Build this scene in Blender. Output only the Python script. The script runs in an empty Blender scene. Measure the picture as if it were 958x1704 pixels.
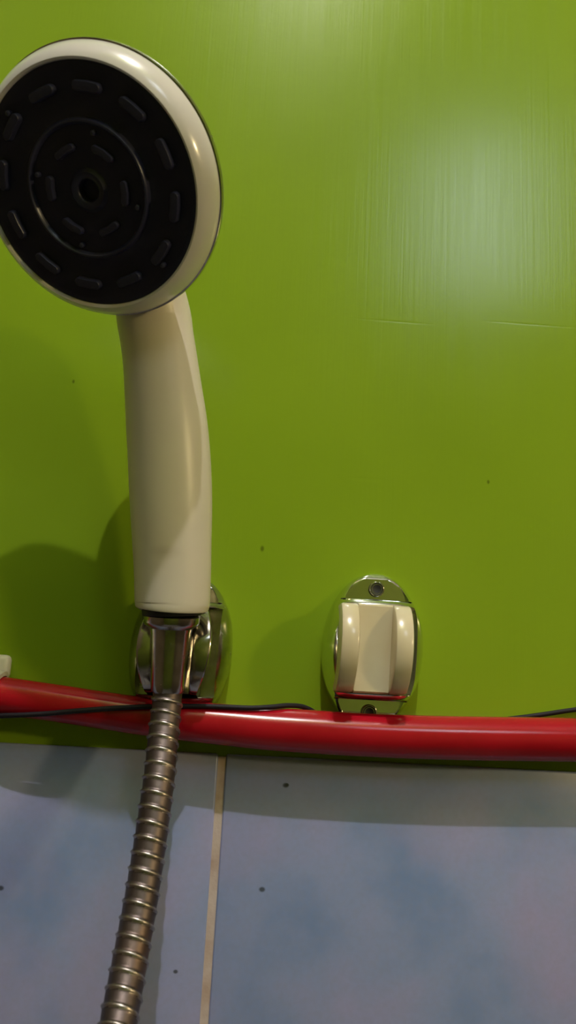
import bpy, bmesh, math, random
from mathutils import Vector, Matrix

random.seed(7)
S = bpy.context.scene
COL = S.collection

# ------------------------------------------------------------------ camera, world, lights, exposure
PITCH, YAW, ROLL, DIST = math.radians(12), math.radians(2.476), math.radians(3.181), 0.375
fw = Vector((math.sin(YAW) * math.cos(PITCH), math.cos(YAW) * math.cos(PITCH), math.sin(PITCH)))
rt = Vector((math.cos(YAW), -math.sin(YAW), 0))
up = rt.cross(fw)
r2 = rt * math.cos(ROLL) + up * math.sin(ROLL)
u2 = up * math.cos(ROLL) - rt * math.sin(ROLL)
cam = bpy.data.cameras.new('camera')
cam.sensor_fit = 'VERTICAL'
cam.sensor_height = 24.0
cam.sensor_width = 24.0
cam.lens = 24.0 * 1300 / 1704
cam.clip_start = 0.01
cam.dof.use_dof = True
cam.dof.focus_distance = 0.36
cam.dof.aperture_fstop = 9.5
co = bpy.data.objects.new('camera', cam)
COL.objects.link(co)
m = Matrix((r2, u2, -fw)).transposed().to_4x4()
m.translation = Vector((0, -DIST, 1.55))
co.matrix_world = m
S.camera = co

w = bpy.data.worlds.new('world')
S.world = w
w.use_nodes = True
w.node_tree.nodes['Background'].inputs[0].default_value = (0.75, 0.85, 1.0, 1)
w.node_tree.nodes['Background'].inputs[1].default_value = 0.3

S.view_settings.view_transform = 'Standard'
S.view_settings.look = 'None'
S.view_settings.gamma = 1.0
S.view_settings.use_curve_mapping = False
S.view_settings.exposure = 0.08


def lamp(name, loc, power, col, radius):
    d = bpy.data.lights.new(name, 'POINT')
    d.energy = power
    d.color = col
    d.shadow_soft_size = radius
    o = bpy.data.objects.new(name, d)
    o.location = loc
    COL.objects.link(o)
    return o


# the bulb under the ceiling, and daylight through the transom in the wall behind the camera
lamp('ceiling_bulb', (0.06, -1.20, 3.86), 102.0, (1.0, 0.93, 0.97), 0.016)
lamp('wall_bulb', (0.86, -0.72, 1.86), 9.5, (1.0, 0.79, 0.40), 0.04)
WX, WZ, WY = 0.55, 2.80, -1.5          # centre of the transom window
for k in range(3):
    d = bpy.data.lights.new('transom_daylight', 'AREA')
    d.shape = 'RECTANGLE'
    d.size, d.size_y = 0.13, 0.46
    d.energy = (0.72, 1.75, 0.86)[k]
    d.color = (0.76, 0.88, 1.0)
    o = bpy.data.objects.new('transom_daylight', d)
    o.location = (WX + (k - 1) * 0.16, WY + 0.004, WZ)
    o.rotation_euler = (math.radians(90), 0, math.radians(180))
    o.rotation_euler = Vector((0, 1, 0)).to_track_quat('-Z', 'Z').to_euler()
    COL.objects.link(o)

# ------------------------------------------------------------------ materials


def mat(name, col, rough=0.5, metal=0.0, coat=0.0, spec=0.5):
    M = bpy.data.materials.new(name)
    M.use_nodes = True
    b = M.node_tree.nodes['Principled BSDF']
    b.inputs['Base Color'].default_value = (*col, 1)
    b.inputs['Roughness'].default_value = rough
    b.inputs['Metallic'].default_value = metal
    b.inputs['Coat Weight'].default_value = coat
    b.inputs['Coat Roughness'].default_value = 0.05
    b.inputs['Specular IOR Level'].default_value = spec
    return M


class NT:
    def __init__(s, M):
        s.t = M.node_tree
        s.b = s.t.nodes['Principled BSDF']

    def n(s, kind, **kw):
        x = s.t.nodes.new(kind)
        for k, v in kw.items():
            setattr(x, k, v)
        return x

    def l(s, a, b):
        s.t.links.new(a, b)

    def pos(s):
        return s.n('ShaderNodeNewGeometry').outputs['Position']

    def noise(s, scale, detail=3, rough=0.5, vscale=(1, 1, 1), loc=(0, 0, 0)):
        mp = s.n('ShaderNodeMapping')
        mp.inputs['Scale'].default_value = vscale
        mp.inputs['Location'].default_value = loc
        s.l(s.pos(), mp.inputs['Vector'])
        x = s.n('ShaderNodeTexNoise')
        x.inputs['Scale'].default_value = scale
        x.inputs['Detail'].default_value = detail
        x.inputs['Roughness'].default_value = rough
        s.l(mp.outputs[0], x.inputs['Vector'])
        return x.outputs['Fac']

    def ramp(s, fac, stops):
        r = s.n('ShaderNodeValToRGB')
        e = r.color_ramp.elements
        while len(e) < len(stops):
            e.new(0.5)
        for i, (p, c) in enumerate(stops):
            e[i].position = p
            e[i].color = (*c, 1) if len(c) == 3 else c
        s.l(fac, r.inputs[0])
        return r.outputs[0]

    def mix(s, fac, a, b, mode='MIX'):
        x = s.n('ShaderNodeMix', data_type='RGBA', blend_type=mode)
        for sock, v in ((x.inputs[0], fac), (x.inputs[6], a), (x.inputs[7], b)):
            if hasattr(v, 'links'):
                s.l(v, sock)
            elif isinstance(v, (int, float)):
                sock.default_value = v
            else:
                sock.default_value = (*v, 1)
        return x.outputs[2]

    def math(s, op, a, b=0.0):
        x = s.n('ShaderNodeMath', operation=op)
        for sock, v in ((x.inputs[0], a), (x.inputs[1], b)):
            if hasattr(v, 'links'):
                s.l(v, sock)
            else:
                sock.default_value = v
        return x.outputs[0]

    def spot(s, p, r, soft=0.4, stretch=(1, 1, 1)):
        """1 inside a small blot of radius r around world point p"""
        sub = s.n('ShaderNodeVectorMath', operation='SUBTRACT')
        s.l(s.pos(), sub.inputs[0])
        sub.inputs[1].default_value = p
        mul = s.n('ShaderNodeVectorMath', operation='MULTIPLY')
        s.l(sub.outputs[0], mul.inputs[0])
        mul.inputs[1].default_value = stretch
        ln = s.n('ShaderNodeVectorMath', operation='LENGTH')
        s.l(mul.outputs[0], ln.inputs[0])
        mr = s.n('ShaderNodeMapRange')
        mr.inputs[1].default_value = r
        mr.inputs[2].default_value = r * soft
        s.l(ln.outputs['Value'], mr.inputs[0])
        return mr.outputs[0]

    def bump(s, h, strength, dist):
        b = s.n('ShaderNodeBump')
        b.inputs['Strength'].default_value = strength
        b.inputs['Distance'].default_value = dist
        s.l(h, b.inputs['Height'])
        s.l(b.outputs[0], s.b.inputs['Normal'])


# green satin paint with fine vertical brush strokes, a few hairline cracks and specks
PAINT = mat('green_paint', (0.25, 0.36, 0.012), 0.25, spec=0.36)
t = NT(PAINT)
c = t.ramp(t.noise(7, 4), [(0.3, (0.205, 0.335, 0.012)), (0.7, (0.235, 0.375, 0.016))])
for p, r in (((0.0047, 0, 1.6108), .0019), ((-0.0948, 0, 1.6894), .0013), ((0.1159, 0, 1.6518), .0014)):
    c = t.mix(t.math('MULTIPLY', t.spot(p, r, stretch=(1.6, 1, 1)), 0.75), c, (0.06, 0.09, 0.004))
crack = t.spot((0.066, 0, 1.7352), .020, 0.7, (1, 1, 18))
t.l(c, t.b.inputs['Base Color'])
h = t.math('ADD', t.math('MULTIPLY', t.noise(1, 3, 0.6, (620, 1, 11)), 1.6), t.math('MULTIPLY', t.noise(420, 2), 0.35))
h = t.math('ADD', h, t.math('MULTIPLY', t.noise(16, 3), 2.2))
ln = t.noise(60, 2, 0.5, (1, 1, 6))
for p, r, st in (((0.0655, 0, 1.7349), .024, (1, 1, 30)), ((0.054, 0, 1.6490), .012, (1, 1, 8)), ((0.140, 0, 1.739), .03, (1, 1, 40))):
    h = t.math('SUBTRACT', h, t.math('MULTIPLY', t.spot(p, r, 0.2, st), t.math('MULTIPLY', ln, 2.2)))
t.bump(h, 0.2, 0.00016)
rr = t.ramp(t.noise(1, 3, 0.6, (330, 1, 9)), [(0.3, (0.165,) * 3), (0.7, (0.215,) * 3)])
t.l(rr, t.b.inputs['Roughness'])

# glazed tile, printed with soft blue and lilac clouds
TILE = mat('blue_cloud_tile', (0.3, 0.35, 0.45), 0.28)
t = NT(TILE)
a = t.ramp(t.noise(16, 5, 0.55), [(0.30, (0.160, 0.245, 0.460)), (0.5, (0.250, 0.312, 0.530)), (0.72, (0.330, 0.335, 0.560))])
b = t.ramp(t.noise(11, 4, 0.6, (1, 1, 1), (4.2, 1, 7.7)), [(0.46, (0, 0, 0)), (0.72, (1, 1, 1))])
a = t.mix(t.math('MULTIPLY', b, 0.55), a, (0.385, 0.295, 0.480))
a = t.mix(t.math('MULTIPLY', t.ramp(t.noise(420, 2), [(0.35, (0, 0, 0)), (0.75, (1, 1, 1))]), 0.18), a, (0.25, 0.25, 0.29))
for p, r in (((0.0139, -.003, 1.4583), .0017), ((-0.0213, -.003, 1.424), .0013), ((0.0219, -.003, 1.5025), .0017), ((0.0225, -.003, 1.5027), .0012), ((-0.0995, -.003, 1.4542), .0017)):
    a = t.mix(t.math('MULTIPLY', t.spot(p, r, 0.5, (1, 1, 1.3)), 0.85), a, (0.03, 0.035, 0.04))
t.l(a, t.b.inputs['Base Color'])
t.bump(t.noise(35, 2), 0.15, 0.0004)

GROUT = mat('peach_grout', (0.50, 0.40, 0.33), 0.85)
t = NT(GROUT)
t.l(t.ramp(t.noise(90, 3), [(0.35, (0.44, 0.33, 0.27)), (0.65, (0.58, 0.49, 0.45))]), t.b.inputs['Base Color'])
t.bump(t.noise(500, 3), 0.4, 0.0005)

WHITE = mat('white_plastic', (0.72, 0.69, 0.63), 0.2, coat=0.3)
t = NT(WHITE)
c = t.ramp(t.noise(24, 3), [(0.3, (0.70, 0.67, 0.62)), (0.7, (0.76, 0.74, 0.71))])
for p, r in (((-0.0713, -0.1257, 1.773), .0055), ((-0.0563, -0.1248, 1.7705), .0045)):
    c = t.mix(t.math('MULTIPLY', t.spot(p, r, 0.1, (1, 1, 1.4)), 0.5), c, (0.40, 0.30, 0.22))
t.l(c, t.b.inputs['Base Color'])
HANDLE = mat('matte_white_handle', (0.72, 0.68, 0.60), 0.34)
t = NT(HANDLE)
c = t.ramp(t.noise(20, 3), [(0.3, (0.68, 0.62, 0.49)), (0.7, (0.75, 0.70, 0.58))])
c = t.mix(t.math('MULTIPLY', t.spot((-.036, -.056, 1.598), .008, 0.1, (1, 1, 2.2)), 0.35), c, (0.40, 0.34, 0.24))
t.l(c, t.b.inputs['Base Color'])

FACE = mat('navy_spray_plastic', (0.016, 0.017, 0.042), 0.40, spec=0.40)
NOZ = mat('navy_nozzle_rubber', (0.028, 0.030, 0.066), 0.32, spec=0.5)
RUBBER = mat('black_rubber', (0.010, 0.010, 0.010), 0.5)
CHROME = mat('chrome', (0.78, 0.79, 0.77), 0.07, 1.0)
t = NT(CHROME)
t.l(t.ramp(t.noise(130, 3), [(0.35, (0.07,) * 3), (0.75, (0.16,) * 3)]), t.b.inputs['Roughness'])
DULLCHROME = mat('worn_chrome', (0.52, 0.50, 0.46), 0.16, 1.0)
t = NT(DULLCHROME)
t.l(t.ramp(t.noise(170, 3), [(0.35, (0.12,) * 3), (0.75, (0.30,) * 3)]), t.b.inputs['Roughness'])
t.l(t.ramp(t.noise(90, 3), [(0.3, (0.34, 0.31, 0.27)), (0.7, (0.60, 0.58, 0.54))]), t.b.inputs['Base Color'])
HOSE = mat('hose_steel', (0.42, 0.38, 0.34), 0.48, 1.0)
t = NT(HOSE)
c = t.ramp(t.noise(60, 4), [(0.3, (0.115, 0.090, 0.084)), (0.7, (0.175, 0.142, 0.136))])
c = t.mix(t.math('MULTIPLY', t.spot((-.030, -.066, 1.449), .016, 0.0, (1, 1, 1)), 0.5), c, (0.40, 0.20, 0.07))
t.l(c, t.b.inputs['Base Color'])
BEAD_GLINT = mat('hose_ridge_glint', (0.42, 0.375, 0.35), 0.36, 1.0)  # paler copy of the hose steel, painting the lamp's highlight along each ridge
CREAM = mat('cream_plastic', (0.70, 0.62, 0.44), 0.22, coat=0.25)
t = NT(CREAM)
t.l(t.ramp(t.noise(40, 3), [(0.3, (0.63, 0.54, 0.34)), (0.7, (0.71, 0.64, 0.45))]), t.b.inputs['Base Color'])
RED = mat('red_pvc', (0.46, 0.006, 0.016), 0.16)
t = NT(RED)
t.l(t.ramp(t.noise(30, 3, 0.5, (1, 1, 2)), [(0.3, (0.35, 0.004, 0.013)), (0.7, (0.43, 0.006, 0.019))]), t.b.inputs['Base Color'])
t.bump(t.noise(1, 3, 0.5, (30, 60, 60)), 0.12, 0.0005)
BLACK = mat('black_cable', (0.010, 0.008, 0.013), 0.6, spec=0.3)
CLIPW = mat('old_white_plastic', (0.72, 0.70, 0.64), 0.35)
CEIL = mat('ceiling_white', (0.35, 0.34, 0.30), 0.8)
FLOOR = mat('floor_tile', (0.30, 0.31, 0.33), 0.4)
t = NT(FLOOR)
t.l(t.ramp(t.noise(9, 4), [(0.3, (0.14, 0.14, 0.15)), (0.7, (0.22, 0.21, 0.21))]), t.b.inputs['Base Color'])
BEIGE = mat('beige_plaster', (0.15, 0.11, 0.065), 0.7)
OLIVE = mat('green_back_paint', (0.19, 0.25, 0.03), 0.5)
FRAME = mat('window_paint', (0.65, 0.64, 0.60), 0.5)

# ------------------------------------------------------------------ builders


def link(name, bm, material, parent=None, loc=None, smooth=True, angle=40):
    """one mesh object; bm is in world coordinates, loc is the object's origin"""
    if loc is None:
        loc = parent.matrix_basis.translation if parent else Vector((0, 0, 0))
        if parent and parent.parent:
            loc = Vector(parent['_o'])
    bmesh.ops.recalc_face_normals(bm, faces=bm.faces)
    bmesh.ops.translate(bm, verts=bm.verts, vec=-Vector(loc))
    me = bpy.data.meshes.new(name)
    bm.to_mesh(me)
    bm.free()
    me.materials.append(material)
    if smooth:
        me.polygons.foreach_set('use_smooth', [True] * len(me.polygons))
        me.set_sharp_from_angle(angle=math.radians(angle))
    o = bpy.data.objects.new(name, me)
    COL.objects.link(o)
    if parent:
        o.parent = parent
        if parent.type == 'EMPTY' or parent.parent is None:
            o['_o'] = tuple(loc)
    else:
        o.location = loc
    return o


def thing(name, label, cat, loc, group=None):
    o = bpy.data.objects.new(name, None)
    o.empty_display_size = 0.01
    o.location = loc
    COL.objects.link(o)
    o['label'], o['category'] = label, cat
    if group:
        o['group'] = group
    return o


def tag(o, label, cat, group=None):
    o['label'], o['category'] = label, cat
    if group:
        o['group'] = group
    return o


def box(bm, lo, hi, bev=0.0, seg=2):
    lo, hi = Vector(lo), Vector(hi)
    r = bmesh.ops.create_cube(bm, size=1)
    for v in r['verts']:
        v.co = Vector(((v.co[i] + 0.5) * (hi[i] - lo[i]) + lo[i] for i in range(3)))
    if bev:
        es = list({e for v in r['verts'] for e in v.link_edges})
        bmesh.ops.bevel(bm, geom=es, offset=bev, segments=seg, affect='EDGES', profile=0.5)
    return bm


def spline(P, n):
    """Catmull-Rom through tuples of any length, n samples per span"""
    P = [Vector(p) for p in P]
    Q = [P[0] * 2 - P[1]] + P + [P[-1] * 2 - P[-2]]
    out = []
    for i in range(1, len(Q) - 2):
        a, b, c, d = Q[i - 1:i + 3]
        for k in range(n):
            s = k / n
            out.append(0.5 * ((2 * b) + (c - a) * s + (2 * a - 5 * b + 4 * c - d) * s * s + (3 * b - a - 3 * c + d) * s ** 3))
    out.append(P[-1])
    return out


def resample(pts, step):
    acc = [0.0]
    for a, b in zip(pts, pts[1:]):
        acc.append(acc[-1] + (b - a).length)
    n = max(2, int(acc[-1] / step))
    out, j = [], 0
    for i in range(n + 1):
        d = acc[-1] * i / n
        while j < len(pts) - 2 and acc[j + 1] < d:
            j += 1
        f = (d - acc[j]) / max(1e-9, acc[j + 1] - acc[j])
        out.append(pts[j].lerp(pts[j + 1], f))
    return out, acc[-1]


def tube(bm, pts, rad, seg=24, cap=True, ref=Vector((1, 0, 0)), squash=1.0):
    """rings round a path; rad is a number or list"""
    n = len(pts)
    rings = []
    for i, p in enumerate(pts):
        tg = (pts[min(i + 1, n - 1)] - pts[max(i - 1, 0)]).normalized()
        a = (ref - tg * ref.dot(tg)).normalized()
        b = tg.cross(a)
        r = rad if isinstance(rad, (int, float)) else rad[i]
        rings.append([bm.verts.new(p + (a * math.cos(q) + b * math.sin(q) * squash) * r) for q in (2 * math.pi * k / seg for k in range(seg))])
    for A, B in zip(rings, rings[1:]):
        for k in range(seg):
            bm.faces.new((A[k], A[(k + 1) % seg], B[(k + 1) % seg], B[k]))
    if cap:
        bm.faces.new(rings[0][::-1])
        bm.faces.new(rings[-1])
    return bm


def lathe(bm, prof, o, ax, seg=96):
    """prof = [(radius, height)] turned about axis ax through o"""
    ax = Vector(ax).normalized()
    a = ax.orthogonal().normalized()
    b = ax.cross(a)
    rings = []
    for r, hh in prof:
        if r < 1e-7:
            rings.append([bm.verts.new(o + ax * hh)])
        else:
            rings.append([bm.verts.new(o + ax * hh + (a * math.cos(2 * math.pi * k / seg) + b * math.sin(2 * math.pi * k / seg)) * r) for k in range(seg)])
    for A, B in zip(rings, rings[1:]):
        for k in range(seg):
            k2 = (k + 1) % seg
            if len(A) == 1 and len(B) == 1:
                continue
            if len(A) == 1:
                bm.faces.new((A[0], B[k2], B[k]))
            elif len(B) == 1:
                bm.faces.new((A[k], A[k2], B[0]))
            else:
                bm.faces.new((A[k], A[k2], B[k2], B[k]))
    return bm


def struct(name, bm, material, smooth=False):
    o = link(name, bm, material, None, (0, 0, 0), smooth)
    o['kind'] = 'structure'
    return o


NB = bmesh.new
# ------------------------------------------------------------------ the room
X0, X1, YB, ZC = -0.80, 0.95, -1.5, 4.00
wall = struct('wall_front', box(NB(), (X0 - .1, 0, 0), (X1 + .1, .1, ZC)), PAINT)
struct('wall_left', box(NB(), (X0 - .1, YB, 0), (X0, 0, ZC)), BEIGE)
struct('wall_right', box(NB(), (X1, YB, 0), (X1 + .1, 0, ZC)), BEIGE)
bm = NB()
hx, hz = 0.26, 0.26                      # the wall behind has the transom opening
box(bm, (X0 - .1, YB - .1, 0), (X1 + .1, YB, WZ - hz))
box(bm, (X0 - .1, YB - .1, WZ + hz), (X1 + .1, YB, ZC))
box(bm, (X0 - .1, YB - .1, WZ - hz), (WX - hx, YB, WZ + hz))
box(bm, (WX + hx, YB - .1, WZ - hz), (X1 + .1, YB, WZ + hz))
struct('wall_back', bm, OLIVE)
struct('floor', box(NB(), (X0 - .1, YB - .1, -.1), (X1 + .1, .1, 0)), FLOOR)
struct('ceiling', box(NB(), (X0 - .1, YB - .1, ZC), (X1 + .1, .1, ZC + .1)), CEIL)
bm = NB()
for x in (-.26, -.09, .07, .24):
    box(bm, (WX + x, YB - .05, WZ - hz), (WX + x + .02, YB - .002, WZ + hz))
for z in (-hz, hz - .02):
    box(bm, (WX - hx, YB - .05, WZ + z), (WX + hx, YB - .002, WZ + z + .02))
struct('window_1', bm, FRAME)

# tiled dado: each tile its own piece, joints recessed
TW, TH, J, TX, TZ = 0.200, 0.250, 0.0036, -0.0076, 1.5146
bm = box(NB(), (0, -.0030, 0), (TW, .0005, TH), 0.0009, 2)
tile_me = None
nx0 = math.floor((X0 - TX) / (TW + J)) + 1
k = 0
for j in range(6):
    for i in range(nx0, nx0 + 8):
        x = TX + J / 2 + i * (TW + J)
        z = TZ - TH - j * (TH + J)
        if z < 0 or x + TW > X1:
            continue
        if tile_me is None:
            o = link('tile', bm, TILE, wall, (0, 0, 0), True, 50)
            tile_me = o.data
        else:
            o = bpy.data.objects.new('tile', tile_me)
            COL.objects.link(o)
            o.parent = wall
        o.location = (x, 0, z)
link('grout', box(NB(), (X0, -.0022, 0), (X1, .0005, TZ - .0012)), GROUT, wall, (0, 0, 0), False)

# ------------------------------------------------------------------ hand shower
C = Vector((-0.07123, -0.10584, 1.72667))
N = Vector((-0.25150, -0.70810, -0.65980)).normalized()
E2 = (Vector((0, 0, 1)) - N * N.z).normalized()
E1 = E2.cross(N)
hand = thing('hand_shower', 'white hand shower with round dark navy spray face, standing in the left chrome holder', 'shower head', (-0.0323, -0.037, 1.574))

prof = [(0.0432, -.0016), (0.0436, -.0002), (0.0444, .0002), (0.0459, -.0010), (0.0477, -.0036), (0.0489, -.0064), (0.0496, -.0092)]
link('head_shell', lathe(NB(), prof + [(0.0496, -.0125), (0.0488, -.0160), (0.0460, -.0205), (0.040, -.0245), (0.030, -.0275), (0.015, -.0295), (0, -.0300)], C, N, 128), WHITE, hand)
sr = link('rim_band', lathe(NB(), [(0.0494, -.0098), (0.0502, -.0100), (0.0504, -.0108), (0.0504, -.0118), (0.0502, -.0126), (0.0494, -.0128)], C, N, 128), DULLCHROME, hand)
sr['label'] = 'thin grey metallic band round the back edge of the white rim'
face = link('spray_face', lathe(NB(), [(0, -.0045), (0.0035, -.0045), (0.0040, -.0010), (0.0046, -.0004), (0.0066, .0000), (0.0080, -.0012), (0.0225, -.0008),
                                       (0.0240, -.0010), (0.0252, -.0014), (0.0290, -.0016), (0.0405, -.0012), (0.0425, -.0008), (0.0433, -.0012), (0.0434, -.006)], C, N, 128), FACE, hand)
face['label'] = 'round dark navy spray plate with raised oval nozzles'


link('ridge_ring', lathe(NB(), [(0.0228, -.0008), (0.0232, .0004), (0.0238, .0010), (0.0244, .0009), (0.0249, .0002), (0.0252, -.0014)], C, N, 96), NOZ, face)


def nozzle_bm(rad, ang, half, wid, hgt):
    """raised oval bent along its circle on the face"""
    bm = NB()
    nseg = 18
    st = []
    for (s, zz) in ((1.0, -.0016), (0.94, hgt * .55), (0.78, hgt * .95), (0.55, hgt)):
        ring = []
        for k in range(nseg * 2):
            q = math.pi * 2 * k / (nseg * 2)
            cx = max(-1, min(1, 1.25 * math.cos(q)))
            du = (half - wid) * (1 if math.cos(q) > 0 else -1) * min(1, abs(math.cos(q)) * 6) + wid * s * math.cos(q)
            dv = wid * s * math.sin(q)
            a = math.radians(ang) + du / rad
            r = rad + dv
            ring.append(bm.verts.new(C + N * zz + E1 * (r * math.cos(a)) + E2 * (r * math.sin(a))))
        st.append(ring)
    for A, B in zip(st, st[1:]):
        for k in range(len(A)):
            bm.faces.new((A[k], A[(k + 1) % len(A)], B[(k + 1) % len(A)], B[k]))
    bm.faces.new(st[-1])
    return bm


for k in range(12):
    link('nozzle', nozzle_bm(0.0353, 14 + 30 * k, 0.0056, 0.0019, 0.0013), NOZ, face)
for k in range(6):
    link('nozzle', nozzle_bm(0.0156, 50 + 60 * k, 0.0046, 0.0015, 0.0014), NOZ, face)
for r, a in ((.0385, 129), (.0385, 309), (.0207, 157), (.0207, 337), (.0207, 67), (.0207, 247)):
    p = C + E1 * (r * math.cos(math.radians(a))) + E2 * (r * math.sin(math.radians(a)))
    link('jet_pin', lathe(NB(), [(0.0011, -.0018), (0.0010, .0006), (0.0006, .0010), (0, .0011)], p, N, 12), NOZ, face)

HP = [(-0.0326, -0.0373, 1.5758, .0143), (-0.0326, -0.0373, 1.5762, .0151), (-0.0326, -0.0375, 1.5774, .0157), (-0.0327, -0.0378, 1.5805, .0160), (-0.0335, -0.0393, 1.5924, .0164), (-0.0347, -0.0410, 1.6051, .0169),
      (-0.0359, -0.0426, 1.6179, .0175), (-0.0373, -0.0442, 1.6308, .0178), (-0.0389, -0.0459, 1.6438, .01775), (-0.0409, -0.0475, 1.6568, .0175), (-0.0432, -0.0491, 1.6699, .0168),
      (-0.0456, -0.0507, 1.6831, .0162), (-0.0479, -0.0520, 1.6936, .0161), (-0.0497, -0.0530, 1.7016, .0163), (-0.0517, -0.0570, 1.7095, .0156), (-0.0540, -0.0650, 1.7175, .0138), (-0.0565, -0.0745, 1.7230, .0105)]
pr = spline(HP, 6)
bm = tube(NB(), [Vector(p[:3]) for p in pr], [p[3] for p in pr], 48, True, Vector((1, 0, 0)), 0.92)
link('handle', bm, HANDLE, hand, None, True, 60)
ax = (Vector((-0.0347, -0.0410, 1.6051)) - Vector((-0.0326, -0.0373, 1.5758))).normalized()
b0 = Vector((-0.0326, -0.0373, 1.5758))
lw = link('washer', lathe(NB(), [(0, -.0022), (0.0124, -.0022), (0.0127, -.0016), (0.0127, .0004), (0, .0004)], b0, ax, 48), RUBBER, hand)
lw['label'] = 'black rubber washer under the handle'

# ------------------------------------------------------------------ hose with its cone nut
hose = thing('shower_hose', 'ribbed steel shower hose hanging down in front of the red pipe and tiles', 'hose', (-0.0320, -0.0320, 1.5425))
n0 = b0 - ax * .0022
cax = (Vector((-0.0321, -0.0325, 1.5415)) - n0)
L = cax.length
cax.normalize()
nut = link('cone_nut', lathe(NB(), [(0.0, 0), (0.0112, 0), (0.0119, .0006), (0.0119, .0030), (0.0113, .0042), (0.0092, .0056), (0.0088, .0075), (0.0080, .019), (0.0074, L - .004), (0.0070, L - .0008), (0.0064, L), (0, L)], n0, cax, 48), DULLCHROME, hose)
nut['label'] = 'smooth chrome cone nut at the top of the hose, seated in the holder'
HS = [(-0.0321, -0.0327, 1.5425), (-0.0318, -0.0336, 1.5358), (-0.0318, -0.0355, 1.5297), (-0.0316, -0.04, 1.5205), (-0.0312, -0.047, 1.5073), (-0.0316, -0.056, 1.4866), (-0.0324, -0.064, 1.4675), (-0.0334, -0.0735, 1.4505), (-0.0341, -0.085, 1.4359), (-0.0346, -0.0965, 1.4239), (-0.0352, -0.1075, 1.4100), (-0.036, -0.117, 1.393), (-0.038, -0.126, 1.360), (-0.041, -0.128, 1.310), (-0.040, -0.115, 1.250), (-0.037, -0.095, 1.200), (-0.034, -0.070, 1.150), (-0.032, -0.050, 1.100)]
pts, ln_ = resample([Vector(p) for p in spline(HS, 16)], 0.00052)
PITCHH = 0.0056
prof = [(0.00, .885), (0.03, .93), (0.07, .98), (0.12, 1.0), (0.17, .99), (0.22, .955), (0.26, .915), (0.34, .905), (0.62, .895), (0.88, .885), (0.95, .87), (1.0, .885)]


def rib(u):
    u = u % 1.0
    for (a, ra), (b, rb) in zip(prof, prof[1:]):
        if a <= u <= b:
            return ra + (rb - ra) * (u - a) / (b - a)
    return .885


bm = NB()
seg = 32
rings = []
step = ln_ / (len(pts) - 1)
for i, p in enumerate(pts):
    tg = (pts[min(i + 1, len(pts) - 1)] - pts[max(i - 1, 0)]).normalized()
    ref = Vector((1, 0, 0))
    a = (ref - tg * ref.dot(tg)).normalized()
    b = tg.cross(a)
    ring = []
    for k in range(seg):
        q = 2 * math.pi * k / seg
        r = 0.0069 * rib(i * step / PITCHH + k / seg)
        ring.append(bm.verts.new(p + (a * math.cos(q) + b * math.sin(q)) * r))
    rings.append(ring)
for i, (A, B) in enumerate(zip(rings, rings[1:])):
    for k in range(seg):
        f = bm.faces.new((A[k], A[(k + 1) % seg], B[(k + 1) % seg], B[k]))
        f.material_index = 1 if (i * step / PITCHH + k / seg) % 1.0 < .23 else 0
bm.faces.new(rings[0][::-1])
bm.faces.new(rings[-1])
ht = link('hose_tube', bm, HOSE, hose, None, True, 75)
ht.data.materials.append(BEAD_GLINT)
ht['label'] = 'spiral wound steel tube with raised ridges'

# ------------------------------------------------------------------ holders


def plate_bm(cx, cz, lean):
    """domed oval chrome cover with a screw pocket above and below and an opening for the cradle"""
    bm = NB()
    HW, HH, PX, WXX = 0.0236, 0.0365, 0.0146, 0.0172

    def half(z):
        return HW * max(0.0, 1 - abs(z / HH) ** 2.1) ** (1 / 2.1)

    def hgt(x, z):
        az = abs(z)
        rr_ = min(1.0, (abs(x) / HW) ** 2.1 + (az / HH) ** 2.1) ** (1 / 2.1)
        f = min(1, max(0, (az - .0120) / .0180))
        return 0.0245 * max(0.0, 1 - rr_ ** 5) ** 0.5 * (1 - 0.55 * f * f * (3 - 2 * f))

    zs = [i * .0199 / 12 for i in range(13)] + [.0200, .0202, .0206, .0212, .0219, .0225, .0229, .0231]
    zs += [.0231 + (HH - .0231) * math.sin(math.pi / 2 * i / 20) for i in range(1, 21)]
    lip = {.0200: .0010, .0202: .0004, .0206: .0001, .0212: 0, .0219: .0002, .0225: .0007, .0229: .0015}
    rows = []
    for z in [-q for q in zs[::-1]] + zs[1:]:
        az = abs(z)
        w_ = half(z)
        pocket = az >= .0230
        if az < .01995:
            b1, floor = WXX, .004
        elif pocket:
            b1, floor = min(PX, w_ * 0.80), .0055
        else:
            b1, floor = PX, 1
        xs = [(b1 * i / 8, True) for i in range(9)] + [(b1 + min(.0004, w_ * .02), False)]
        x0 = xs[-1][0]
        xs += [(x0 + max(0, w_ - x0) * math.sin(math.pi / 2 * i / 12), False) for i in range(1, 13)]
        row = []
        for x, inner in [(-x, q) for x, q in xs[::-1]] + xs[1:]:
            y = hgt(x, z)
            if inner and floor < 1:
                y = min(y, floor * min(1, max(0, (HH - az) / .003)) ** .5)
            for k_, d_ in lip.items():
                if abs(az - k_) < 1e-7 and abs(x) < .0165:
                    y -= d_
            row.append(bm.verts.new((cx + x + lean * z, -y, cz + z)))
        rows.append(row)
    for A, B in zip(rows, rows[1:]):
        for k in range(len(A) - 1):
            bm.faces.new((A[k], A[k + 1], B[k + 1], B[k]))
    bmesh.ops.remove_doubles(bm, verts=bm.verts, dist=1e-6)
    es = [e for e in bm.edges if len(e.link_faces) == 1]     # skirt to the wall
    g = bmesh.ops.extrude_edge_only(bm, edges=es)
    for v in g['geom']:
        if isinstance(v, bmesh.types.BMVert):
            v.co.y = 0.0005
    return bm


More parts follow.
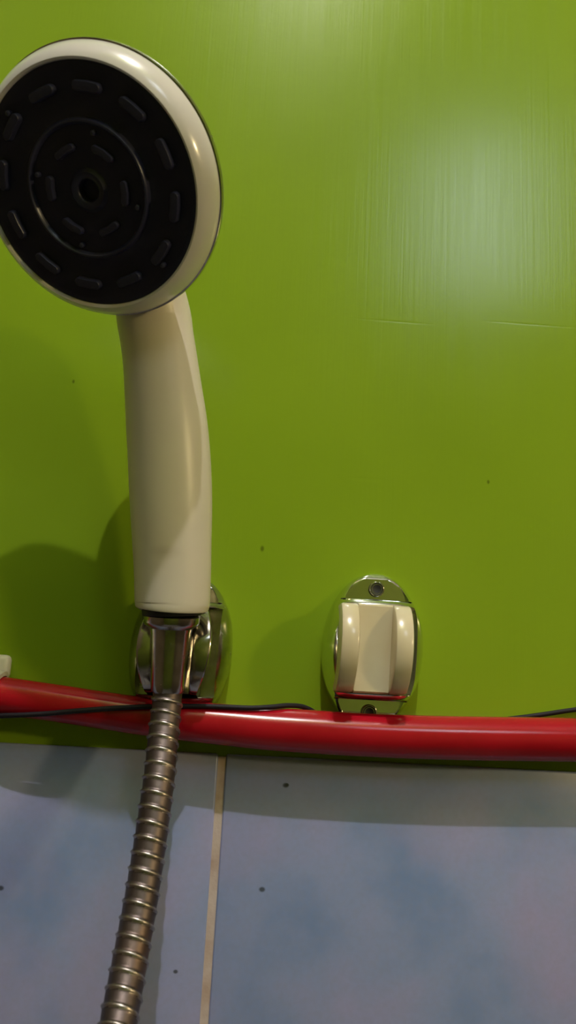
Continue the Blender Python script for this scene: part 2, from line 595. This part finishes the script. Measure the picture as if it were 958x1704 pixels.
def cradle_bm(cx, cz, lean, front, tilt, wd, rnd):
    """two rounded jaws with the open slot between them, one piece"""
    bm = NB()
    R, yc = front - .0115, .0115

    def outline(clip):
        o = []
        n = 28
        for i in range(n + 1):
            q = -math.pi * .5 * 1.12 + math.pi * 1.12 * i / n
            y, z = yc + R * math.cos(q), R * math.sin(q)
            z = max(-.0198, min(.0198, z))
            o.append((min(y, clip), z))
        o[0] = (.004, -.0195)
        o[-1] = (.004, .0195)
        return o
    O, I = outline(1), outline(front - .0120)
    stn = [(-wd, O, .0012), (-wd + .0003, O, .0004), (-wd + .0010, O, 0), (-.0089, O, 0), (-.0083, O, .0003), (-.0080, O, .0009), (-.0078, I, 0), (.0078, I, 0), (.0080, O, .0009), (.0083, O, .0003), (.0089, O, 0), (wd - .0010, O, 0), (wd - .0003, O, .0004), (wd, O, .0012)]
    rows = []
    ct, st = math.cos(tilt), math.sin(tilt)
    for x, o, ins in stn:
        row = []
        for y, z in o:
            f = 1 - ins / R
            y2, z2 = yc + (y - yc) * f, z * f
            dy, dz = y2 - yc, z2
            x2 = x if abs(x) < .0088 else math.copysign(.0088 + (abs(x) - .0088) * (1 - rnd * (abs(z) / .0195) ** 2.2), x)
            row.append(bm.verts.new((cx + x2 + lean * z2, -(yc + dy * ct - dz * st), cz + dz * ct + dy * st)))
        rows.append(row)
    for A, B in zip(rows, rows[1:]):
        for k in range(len(A)):
            k2 = (k + 1) % len(A)
            bm.faces.new((A[k], A[k2], B[k2], B[k]))
    bm.faces.new(rows[0][::-1])
    bm.faces.new(rows[-1])
    return bm


def holder(label, cx, cz, lean, front, tilt, cm, cl, pm, dx, wd, rnd):
    t_ = thing('shower_holder', label, 'shower holder', (cx, 0, cz), 'wall holders for the hand shower')
    p = link('cover_plate', plate_bm(cx, cz, lean), pm, t_, None, True, 32)
    p['label'] = 'oval domed chrome cover'
    cr = link('cradle', cradle_bm(cx + dx, cz, lean, front, tilt, wd, rnd), cm, t_, None, True, 30)
    cr['label'] = cl
    for s in (1, -1):
        o = Vector((cx + lean * s * .0285, -.0060, cz + s * .0285))
        sc = link('screw', lathe(NB(), [(0.0036, .0002), (0.0036, .0012), (0.0032, .0017), (0.0021, .0017), (0.0017, -.0015), (0, -.0015)], o, (0, -1, 0), 24), DULLCHROME, t_)
        sc['label'] = 'dark screw head in the pocket of the cover'
        link('screw_recess', lathe(NB(), [(0.0029, .00185), (0.0012, .0014), (0, .0014)], o, (0, -1, 0), 24), RUBBER, sc)
    return t_


holder('empty oval chrome holder with cream cradle, right of the hand shower', 0.0592, 1.5652, 0.03, .0340, 0.0, CREAM, 'cream plastic cradle with an open slot', CHROME, -.0022, .0160, 0.0)
holder('chrome holder gripping the hose nut under the white handle', -0.0300, 1.5595, 0.03, .0335, 0.12, DULLCHROME, 'grey metallic cradle round the nut', DULLCHROME, -.0010, .0160, 0.6)

# ------------------------------------------------------------------ pipe, cable, clip
PP = [(-0.42, -.012, 1.571, .0083), (-0.25, -.012, 1.5520, .0083), (-0.1237, -0.012, 1.5374, .0083), (-0.1076, -0.012, 1.5357, .0083), (-0.081, -0.012, 1.5335, .0081), (-0.0406, -0.012, 1.5298, .0083), (-0.0002, -0.012, 1.5279, .0091), (0.0214, -0.012, 1.5273, .0094),
      (0.054, -0.012, 1.5270, .0095), (0.0814, -0.012, 1.5273, .0096), (0.109, -0.012, 1.5281, .0097), (0.1529, -0.012, 1.5297, .0097), (0.30, -0.012, 1.535, .0097), (0.6, -.012, 1.545, .0097), (X1 - .002, -.012, 1.556, .0097)]
pr = spline(PP, 10)
tag(link('water_pipe', tube(NB(), [Vector(p[:3]) for p in pr], [p[3] for p in pr], 40, True, Vector((0, 0, 1))), RED, None, (0.02, -.012, 1.5273)), 'glossy red plastic pipe running along the wall just above the tiles', 'pipe')



def on_pipe(x, deg):
    """point on the pipe's skin, deg up from its front"""
    p = min(pr, key=lambda q: abs(q[0] - x))
    r_ = p[3] + .00145
    return (x, p[1] - r_ * math.cos(math.radians(deg)), p[2] + r_ * math.sin(math.radians(deg)))


CB = [(-.30, -.019, 1.536), (-.20, -.021, 1.5250)] + [on_pipe(x, d) for x, d in ((-.125, -88), (-.1125, -72), (-.1000, -50), (-.085, -28), (-.070, -6), (-.0529, 16), (-.0401, 30), (-.028, 40), (-.017, 47), (-.006, 50), (.004, 54), (.0130, 64), (.0205, 82), (.028, 108), (.036, 140), (.046, 168))]
CB += [(0.060, -0.0016, 1.5265), (0.0837, -0.0016, 1.5300), (0.1130, -0.0018, 1.5350), (0.1359, -0.0020, 1.5388), (0.1566, -0.0020, 1.5428), (0.1804, -0.0020, 1.5468), (.30, -.002, 1.566), (.5, -.002, 1.58)]
cable = spline(CB, 10)
for q in cable:                                  # lies on the pipe's skin, never inside it
    p = min(pr, key=lambda w_: abs(w_[0] - q.x))
    d = Vector((0, q.y - p[1], q.z - p[2]))
    gap = .0026 if q.x < -.11 else .0014
    if d.length < p[3] + gap:
        d = d.normalized() * (p[3] + gap)
        q.y, q.z = p[1] + d.y, p[2] + d.z
    if q.y > -.0012:
        q.y = -.0012
        q.z = p[2] + math.copysign(max(abs(q.z - p[2]), .0035), q.z - p[2]) if abs(q.z - p[2]) < .004 else q.z
tag(link('power_cable', tube(NB(), cable, 0.0011, 12, True, Vector((0, 1, 0))), BLACK, None, (-0.04, -.022, 1.536)), 'thin black cable wound across the red pipe and behind it', 'cable')

cl = thing('pipe_clip', 'white plastic clip over the red pipe at the left edge', 'clip', (-0.118, 0, 1.549))
link('foot', box(NB(), (-0.136, -.0060, 1.5425), (-0.1072, .0003, 1.5535), .0025, 3), CLIPW, cl)
bm = NB()
n = 20
axp = Vector((1, 0, -0.11)).normalized()
rings = []
for off, rr_ in ((-.022, .0088), (-.022, .0107), (0, .0107), (0, .0088)):
    ring = []
    for k in range(n + 1):
        q = math.radians(-20 + 200 * k / n)
        cpt = Vector((-0.1062 + off + (-.0040 * (1 - math.sin(q)) if off == 0 else 0), -.012, 0))
        cpt.z = 1.5357 + (-0.1076 - cpt.x) * 0.11
        ring.append(bm.verts.new(cpt + Vector((0, -math.cos(q), math.sin(q))) * rr_))
    rings.append(ring)
for A, B in zip(rings, rings[1:] + rings[:1]):
    for k in range(n):
        bm.faces.new((A[k], A[k + 1], B[k + 1], B[k]))
bm.faces.new([r[0] for r in rings])
bm.faces.new([r[-1] for r in rings][::-1])
link('strap', bm, CLIPW, cl, None, True, 35)

for o in S.objects:
    if '_o' in o:
        del o['_o']
